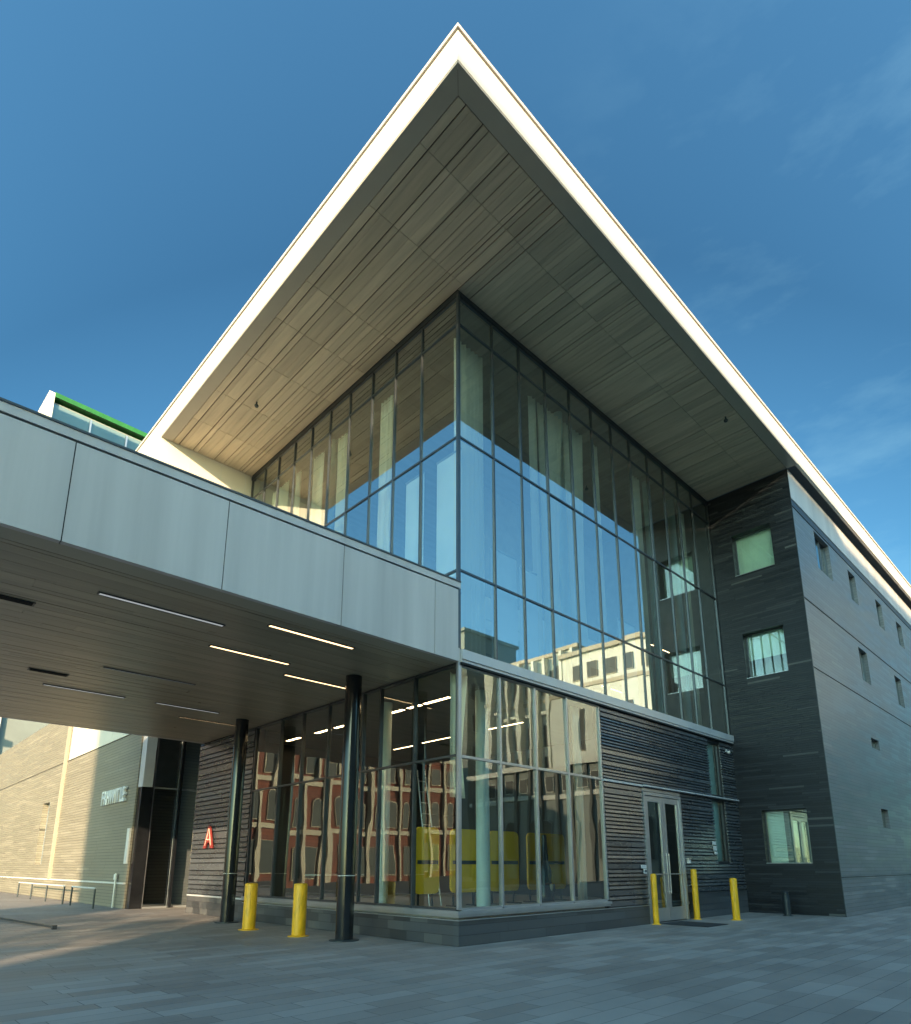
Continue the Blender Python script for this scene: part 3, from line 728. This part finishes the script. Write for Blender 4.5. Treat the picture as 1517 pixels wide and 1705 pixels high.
# ------------------------------------------------------------------ annex (lit wall on the left)
A_ = thing('annex_building', 'long low annex with coursed stone wall, sunlit at its far end', 'building', (-.9, 30, 0))
ah = [(30, 31.5, 1.6, 4.8)]
am = MB(); wall_holes(am, 'x', -.9, -1, 16.62, 52, 0, 6.66, ah, .35); am.poly([(-.9, 16.62, 0), (4, 16.62, 0), (4, 16.62, 6.66), (-.9, 16.62, 6.66)])
am.build('wall', M['annex'], A_)
am = MB(); am.box((-.9, 27.2, 6.70), (4, 52, 9.5)); am.build('wall', M['annex'], A_)
am = MB(); am.box((-.93, 16.62, 6.70), (4, 20.4, 9.5)); am.box((-.93, 20.42, 6.70), (4, 27.19, 9.5)); am.build('upper_panel', M['fascia'], A_)
MB().box((-.88, 16.62, 6.66), (4, 52, 6.70)).build('panel_joint', M['dark'], A_)
MB().box((-.7, 16.7, 9.5), (4, 52, 9.7)).build('roof', M['roofm'], A_)
for a, b_, e, f in ah:
    w = MB(); xx = -.9 + .3
    w.box((xx - .3, a, e), (xx + .02, a + .05, f)); w.box((xx - .03, b_ - .05, e), (xx + .02, b_, f)); w.box((xx - .03, a + .05, e), (xx + .02, b_ - .05, e + .05)); w.box((xx - .03, a + .05, f - .05), (xx + .02, b_ - .05, f))
    wo = w.build('window', M['frame_l'], A_)
    pane('glass_pane', M['glass_win'], wo, 'x', xx, a + .05, b_ - .05, e + .05, f - .05)
    MB().box((xx + .05, a, e), (xx + .06, b_, f)).build('blind', M['blind'], wo)
for yy in (27.6,):
    MB().box((-1.02, yy, .9), (-.89, yy + .22, 9.4)).build('fin', M['cream_st'], A_)
MB().box((-.97, 16.64, .86), (-.88, 52, .92)).build('string_course', M['coping'], A_)
MB().box((-.945, 16.68, 1.6), (-.9, 17.0, 2.9)).build('notice_panel', M['coping'], A_)
t = thing('building_sign', 'raised grey metal letters FRHWITLE on the shaded annex wall', 'sign', (-.95, 19.5, 4.2))
on_left_wall(text_mesh('FRHWITLE', .80, .05, .012, .72), 'lettering', M['white'], t, -.99, 20.45, 3.98)
on_left_wall(text_mesh('.', .6, .03, .01, .72), 'mark', M['frame_l'], t, -.98, 17.95, 4.5)
# wall spotlight / intercom
t = thing('standpipe', 'small grey pipe fitting on the annex wall beside the lobby', 'pipe fitting', (-.98, 17.6, 1.1))
MB().tube((-1.0, 17.5, 0), (-1.0, 17.5, 1.25), .035).build('pipe', M['coping'], t, smooth=True)
MB().tube((-1.0, 17.5, 1.02), (-1.0, 17.5, 1.22), .075).build('valve', M['coping'], t, smooth=True)
# handrails along the annex
def rail(y0, y1, x, label):
    t = thing('handrail', label, 'handrail', (x, (y0 + y1) / 2, 0), 'low handrails along the annex wall')
    MB().tube((x, y0, .72), (x, y1, .72), .03).build('top_rail', M['coping'], t, smooth=True)
    k = max(2, int((y1 - y0) / 2.2) + 1)
    for i in range(k):
        yy = y0 + .03 + (y1 - y0 - .06) * i / (k - 1)
        MB().tube((x, yy, 0), (x, yy, .715), .032).build('post', M['dgrey'], t, smooth=True)
rail(17.3, 20.4, -1.7, 'low steel handrail in front of the shaded part of the annex wall')
rail(21.5, 30.2, -1.7, 'longer low steel handrail in front of the sunlit part of the annex wall')
# low kerb rail on the ground far left
t = thing('kerb_rail', 'low metal edging rail lying on the paving at the left edge', 'rail', (-5, 11.2, 0))
MB().box((-4.72, 9.38, 0), (-4.62, 9.52, .10)).build('end_block', M['dgrey'], t)
MB().prism([(-4.69, 9.5, .03), (-4.65, 9.5, .03), (-5.1, 14.2, .03), (-5.14, 14.2, .03)], (0, 0, .05)).build('bar', M['dgrey'], t)

# ------------------------------------------------------------------ far glass tower with green roof edge
def P46(p): return p
T_ = thing('glass_tower', 'glazed block with a green roof edge rising behind the canopy', 'building', (3, 50, 0))
cam = Vector((-8.9955, -9.2877, 1.5))
k = (46 - 1.5) / (22 - 1.5)
p1 = cam + (Vector((-5.10, 20.70, 22)) - cam) * k
p2 = cam + (Vector((-1.09, 20.81, 22)) - cam) * k
p1.z = p2.z = 46
d = (p2 - p1); L = d.length; d.normalize(); nrm = Vector((d.y, -d.x, 0)); back = -nrm
def TB(name, mat, u0, u1, w0, w1, z0, z1, par):
    m = MB(); P = lambda u, w: p1 + d * u + back * w
    base = [P(u0, w0), P(u1, w0), P(u1, w1), P(u0, w1)]
    m.prism([(q.x, q.y, z0) for q in base], (0, 0, z1 - z0)); return m.build(name, mat, par)
W = L + 12
TB('wall', M['fascia'], -.0, .5, 0, 14, 0, 46.0, T_)
TB('wall', M['grey_st'], .5, W, .5, 14, 0, 45.3, T_)
TB('roof', M['green'], .5, W + .3, -.02, 14, 45.6, 46.1, T_)
for i in range(6):
    a = .52 + i * (W - .52) / 6; b_ = .52 + (i + 1) * (W - .52) / 6
    for z0, z1 in ((40.5, 44.9), (36, 40.3), (31, 35.8)):
        w = TB('window', M['frame_l'], b_ - .16, b_, .1, .45, z0, z1, T_)
        q = lambda u, z: tuple(Vector((*(p1 + d * u + back * .12).xy, z)))
        MB().poly([q(a, z0), q(b_ - .18, z0), q(b_ - .18, z1), q(a, z1)]).build('glass_pane', M['glass_win'], w)
TB('ledge', M['white'], .5, W, .0, .45, 40.3, 40.5, T_)

# ------------------------------------------------------------------ buildings across the street (mirrored in the glass, casting the long shadow)
def block(name, label, x0, x1, y0, y1, h, wall, group=None, faces=(), cornice=None, band=None):
    t = thing(name, label, 'building', ((x0 + x1) / 2, (y0 + y1) / 2, 0), group)
    MB().box((x0, y0, 0), (x1, y1, h)).build('wall', wall, t)
    MB().box((x0 - .4, y0 - .4, h), (x1 + .4, y1 + .4, h + .5)).build('cornice', cornice or wall, t)
    if band:
        m = MB()
        for zz in band: m.box((x0 - .15, y0 - .15, zz), (x1 + .15, y1 + .15, zz + .45))
        m.build('string_course', cornice or wall, t)
    return t
def facade(t, ax, c, out, u0, u1, nu, zs, w, h, frame, arched=False):
    """real windows (frame + dark glass), copied along a facade"""
    first = None; o0 = origin(t)
    for zi in zs:
        for i in range(nu):
            u = u0 + (u1 - u0) * (i + .5) / nu
            if first is None:
                m = MB()
                pts = lambda hw, z0, z1: [(-hw, z0), (hw, z0), (hw, z1)] + ([(hw * math.cos(R(a)), z1 + hw * math.sin(R(a))) for a in (30, 60, 90, 120, 150)] if arched else []) + [(-hw, z1)]
                def ex(q, d0, d1):
                    if ax == 'y': return [(p, out * d0, z) for p, z in q], (0, out * (d1 - d0), 0)
                    return [(out * d0, p, z) for p, z in q], (out * (d1 - d0), 0, 0)
                a_, b_ = ex(pts(w / 2 + .06, -.08, h + .03), 0, .12); m.prism(a_, b_)
                fo = m.build('window', frame); m2 = MB(); a_, b_ = ex(pts(w / 2, 0, h), .10, .14); m2.prism(a_, b_)
                gl_ = m2.build('glass_pane', M['win']); gl_.parent = fo
                first = fo
            else:
                fo = copy_tree(first)
            fo.parent = t
            fo.location = (Vector((u, c, zi)) if ax == 'y' else Vector((c, u, zi))) - o0
# red brick and cream building (reflected low in the left glass)
b1 = block('brick_building', 'sunlit red brick and cream town building mirrored in the left shopfront', -62, -12, 44, 58, 15.6, M['redbrick'], cornice=M['cream_st'], band=(4.6, 9.2, 12.6))
facade(b1, 'y', 44, -1, -61, -13, 24, (5.4,), .85, 2.2, M['cream_st'], True)
facade(b1, 'y', 44, -1, -61, -13, 24, (10.0,), .8, 1.7, M['cream_st'])
facade(b1, 'y', 44, -1, -61, -13, 12, (.7,), 2.4, 2.8, M['cream_st'])
facade(b1, 'y', 44, -1, -60.5, -12.5, 36, (13.3,), .5, 1.2, M['cream_st'])
for i in range(25):
    xx = -61.5 + i * 49 / 24
    MB().box((xx - .16, 43.7, 0), (xx + .16, 44, 15)).build('pilaster', M['cream_st'], b1)
b2 = block('office_block', 'grey green block, darkened to look unlit, behind the brick building, mirrored in the upper left glass', -66, -44, 62, 80, 39, M['dark_st'])  # dark wall tone stands in for shade on this sunlit front
facade(b2, 'y', 62, -1, -65, -45, 6, (20, 25, 30, 34.5), 2.2, 2.2, M['cream_st2'])
MB().prism([(-66, 62, 39.5), (-44, 62, 39.5), (-58, 62, 45)], (0, 18, 0)).build('roof', M['dark_st'], b2)
# blocks mirrored in the right glass
b6 = block('corner_block', 'grey green corner block at the left of the mirrored skyline', 59, 71, -78, -60, 38, M['grey_st'], band=(30,))
facade(b6, 'y', -60, 1, 59.5, 70.5, 5, (16, 21, 26, 32), 1.4, 2.6, M['cream_st2'])
b3 = block('stone_tower', 'cream stone building with tall fins mirrored in the right glazing', 58, 66, -55, -38, 29.5, M['cream_st2'], cornice=M['cream_st'], band=(12, 23.6))
facade(b3, 'x', 58, -1, -53, -38.4, 8, (13.2, 17.6, 24.6), .9, 3.0, M['cream_st'])
for i in range(9):
    yy = -53.4 + i * 15.0 / 8
    MB().box((57.2, yy - .22, 12.5), (58, yy + .22, 29.4)).build('fin', M['cream_st2'], b3)
    MB().box((57.5, yy + .5, 22.0), (58, yy + 1.4, 22.4)).build('ledge', M['cream_st2'], b3)
b4 = block('stone_building', 'plain pale stone building with slit windows mirrored at the right end of the glazing', 48, 60, -33, -15, 24.3, M['cream_st2'], cornice=M['cream_st'], band=(20.4,))
facade(b4, 'x', 48, -1, -32, -16, 7, (13.5,), .5, 4.5, M['cream_st'])
facade(b4, 'x', 48, -1, -32, -16, 7, (21.4,), 1.2, 1.7, M['cream_st'])
b5 = block('podium_building', 'low grey podium with arched openings mirrored in the shopfront', 40, 46.5, -40, -13.6, 10.5, M['grey_st'], cornice=M['cream_st2'], band=(7.6,))
facade(b5, 'x', 40, -1, -39.5, -14, 8, (2.0,), 1.2, 3.0, M['grey_st'], True)
facade(b5, 'x', 40, -1, -39.5, -14, 14, (8.4,), .8, 1.3, M['cream_st2'])
for i in range(15):
    yy = -39.6 + i * 25.6 / 14
    MB().box((39.75, yy - .15, 0), (40, yy + .15, 10.5)).build('pilaster', M['dark_st'], b5)
b7 = block('shade_block', 'long unseen grey block added to shade the foot of the mirrored buildings', 0, 50, -78, -66, 18.5, M['grey_st'])  # unseen block placed to shade the lower walls of the mirrored buildings
facade(b7, 'y', -66, 1, 2, 48, 14, (3, 8, 13), 1.6, 2.2, M['cream_st2'])
# unseen row behind the viewer, sized to shade the corner, pale for bounce
SH = [(-50.0, -18.7, 27.2, -54, 'long pale office row behind the viewer, tallest part'), (-18.5, 6.5, 26.7, -54, 'lower pale office row behind the viewer, right part'), (-63.5, -59.6, 31.5, -42.3, 'slim unseen tower added behind the viewer to shade the near annex wall')]  # last entry: slim tower added to set the shadow edge on the annex
for x0, x1, h, yb, lb in SH:
    bb = block('office_row', lb, x0, x1, yb, -40, h - .5, M['cream_st2'], 'office row behind the viewer')
    if x1 - x0 > 10: facade(bb, 'y', -40, 1, x0 + 1, x1 - 1, int((x1 - x0) / 3.2), (3, 8, 13, 18), 1.8, 2.2, M['cream_st2'])

# ------------------------------------------------------------------ trees
def tree(x, y, h, cr, label, seed, nleaf=5000, base=.3, group=None):
    rnd = random.Random(seed)
    t = thing('street_tree', label, 'tree', (x, y, 0), group)
    m = MB(); top = Vector((x, y, h * .75))
    m.tube((x, y, 0), (x + .1, y, h * base), .22, .16, 10); m.tube((x + .1, y, h * base), tuple(top), .16, .05, 8)
    cl = []
    for i in range(26):
        a = rnd.uniform(0, 6.28); zz = rnd.uniform(h * (base + .05), h * .93); rr_ = cr * math.sqrt(rnd.random()) * (1 - .5 * abs((zz / h) - .6) / .4)
        c = Vector((x + rr_ * math.cos(a), y + rr_ * math.sin(a), zz)); cl.append((c, rnd.uniform(.5, 1.0) * cr * .33))
        s = Vector((x, y, max(h * base * .9, zz - rr_ * .8)))
        m.tube(tuple(s), tuple(c), .06, .015, 6, False)
    m.build('trunk', M['bark'], t, smooth=True)
    lm = MB()
    for i in range(nleaf):
        c, r_ = rnd.choice(cl); v = Vector((rnd.gauss(0, 1), rnd.gauss(0, 1), rnd.gauss(0, .8)))
        p = c + v.normalized() * r_ * rnd.random() ** .4 * 1.3
        a = Vector((rnd.gauss(0, 1), rnd.gauss(0, 1), rnd.gauss(0, 1))).normalized(); b_ = a.orthogonal().normalized(); s = rnd.uniform(.05, .12)
        lm.poly([p - a * s, p + b_ * s * .6, p + a * s, p - b_ * s * .6])
    lm.build('crown', M['leaf'], t)
for i, (x, y, h, cr, lb) in enumerate(((-30.8, -15.4, 10.4, 2.2, 'street tree farthest left in the sunny gap behind the viewer'), (-29, -16.6, 9.6, 2.1, 'small street tree second from the left behind the viewer'), (-27.3, -17.6, 10.8, 2.2, 'tallest street tree in the row behind the viewer'), (-25.6, -18.6, 10.0, 2.1, 'street tree nearest the office row behind the viewer'))):
    tree(x, y, h, cr, lb, 40 + i, 5200, .12, 'street trees behind the viewer')  # unseen row, placed and sized to dapple the ground at left
tree(43, -9.5, 12.5, 3.6, 'tree across the street mirrored in the glossy slate side wall', 50, 6000)

# ------------------------------------------------------------------ light, sky, camera
EL, AZ = 13.0, 45.0
wd = bpy.data.worlds.new('World'); S.world = wd; wd.use_nodes = True
nt = wd.node_tree; bg = nt.nodes['Background']
sky = N(nt, 'ShaderNodeTexSky', sky_type='NISHITA'); sky.sun_disc = False
sky.sun_elevation = R(EL); sky.sun_rotation = R(225); sky.air_density = 1.0; sky.dust_density = 1.2; sky.ozone_density = 2.5
tc = N(nt, 'ShaderNodeTexCoord'); mp = N(nt, 'ShaderNodeMapping'); mp.inputs['Scale'].default_value = (1.1, 1.6, 5.0); mp.inputs['Rotation'].default_value = (.35, .25, .5)
nt.links.new(tc.outputs['Generated'], mp.inputs[0])
nf = noise(nt, mp.outputs[0], 1.7, 7, .6)
cf = ramp(nt, nf, [(.50, (0, 0, 0)), (.78, (1, 1, 1))])
vm_ = N(nt, 'ShaderNodeVectorMath', operation='DOT_PRODUCT'); vm_.inputs[1].default_value = (.93, .17, .33)
nt.links.new(tc.outputs['Generated'], vm_.inputs[0])
dr = ramp(nt, vm_.outputs['Value'], [(.72, (0, 0, 0)), (.97, (1, 1, 1))])
fc = math_(nt, 'MULTIPLY', math_(nt, 'MULTIPLY', cf, dr), .30)
mx = N(nt, 'ShaderNodeMix', data_type='RGBA'); nt.links.new(fc, mx.inputs[0]); nt.links.new(sky.outputs[0], mx.inputs[6]); mx.inputs[7].default_value = (4.2, 4.3, 4.8, 1)
tn = N(nt, 'ShaderNodeMix', data_type='RGBA', blend_type='MULTIPLY'); tn.inputs[0].default_value = 1; tn.inputs[7].default_value = (.53, .95, 1.0, 1)
nt.links.new(mx.outputs[2], tn.inputs[6])
sd = N(nt, 'ShaderNodeVectorMath', operation='DOT_PRODUCT'); sd.inputs[1].default_value = (-.69, -.69, .2)
nt.links.new(tc.outputs['Generated'], sd.inputs[0])
sg = ramp(nt, math_(nt, 'MULTIPLY_ADD', sd.outputs['Value'], .5, .5), [(0, (1.12, 1.06, 1.0)), (.26, (.62, .64, .66)), (.50, (1.75, 1.60, 1.52)), (1, (2.7, 2.2, 1.9))])
t2 = N(nt, 'ShaderNodeMix', data_type='RGBA', blend_type='MULTIPLY'); t2.inputs[0].default_value = 1
nt.links.new(tn.outputs[2], t2.inputs[6]); nt.links.new(sg, t2.inputs[7]); tn = t2
nt.links.new(tn.outputs[2], bg.inputs[0]); bg.inputs[1].default_value = .11

sl_ = bpy.data.lights.new('sun', 'SUN'); sl_.energy = 4.3; sl_.angle = R(.5); sl_.color = (1, .75, .48)
so = bpy.data.objects.new('sun', sl_); COL.objects.link(so)
dv = Vector((math.cos(R(EL)) * math.cos(R(AZ)), math.cos(R(EL)) * math.sin(R(AZ)), -math.sin(R(EL))))
so.rotation_euler = dv.to_track_quat('-Z', 'Y').to_euler(); so.location = (-30, -30, 30)

cd = bpy.data.cameras.new('camera'); co = bpy.data.objects.new('camera', cd); COL.objects.link(co); S.camera = co
pt, az, ro = .2303, .8007, -.0008
F = Vector((math.cos(az) * math.cos(pt), math.sin(az) * math.cos(pt), math.sin(pt)))
Rt = Vector((math.sin(az), -math.cos(az), 0)); U = Rt.cross(F)
R2 = Rt * math.cos(ro) + U * math.sin(ro); U2 = -Rt * math.sin(ro) + U * math.cos(ro)
mat = Matrix((R2, U2, -F)).transposed().to_4x4(); mat.translation = cam
co.matrix_world = mat
cd.sensor_fit = 'HORIZONTAL'; cd.sensor_width = 36; cd.lens = 36 * 1064.9462 / 1517
cd.shift_x = (758.5 - 764.15) / 1517; cd.shift_y = (1192.64 - 852.5) / 1517
cd.clip_start = .1; cd.clip_end = 1500

S.view_settings.view_transform = 'Standard'; S.view_settings.look = 'None'; S.view_settings.exposure = 1.45; S.view_settings.gamma = 1
S.render.engine = 'CYCLES'
S.cycles.max_bounces = 8; S.cycles.transparent_max_bounces = 16; S.cycles.diffuse_bounces = 4; S.cycles.glossy_bounces = 5
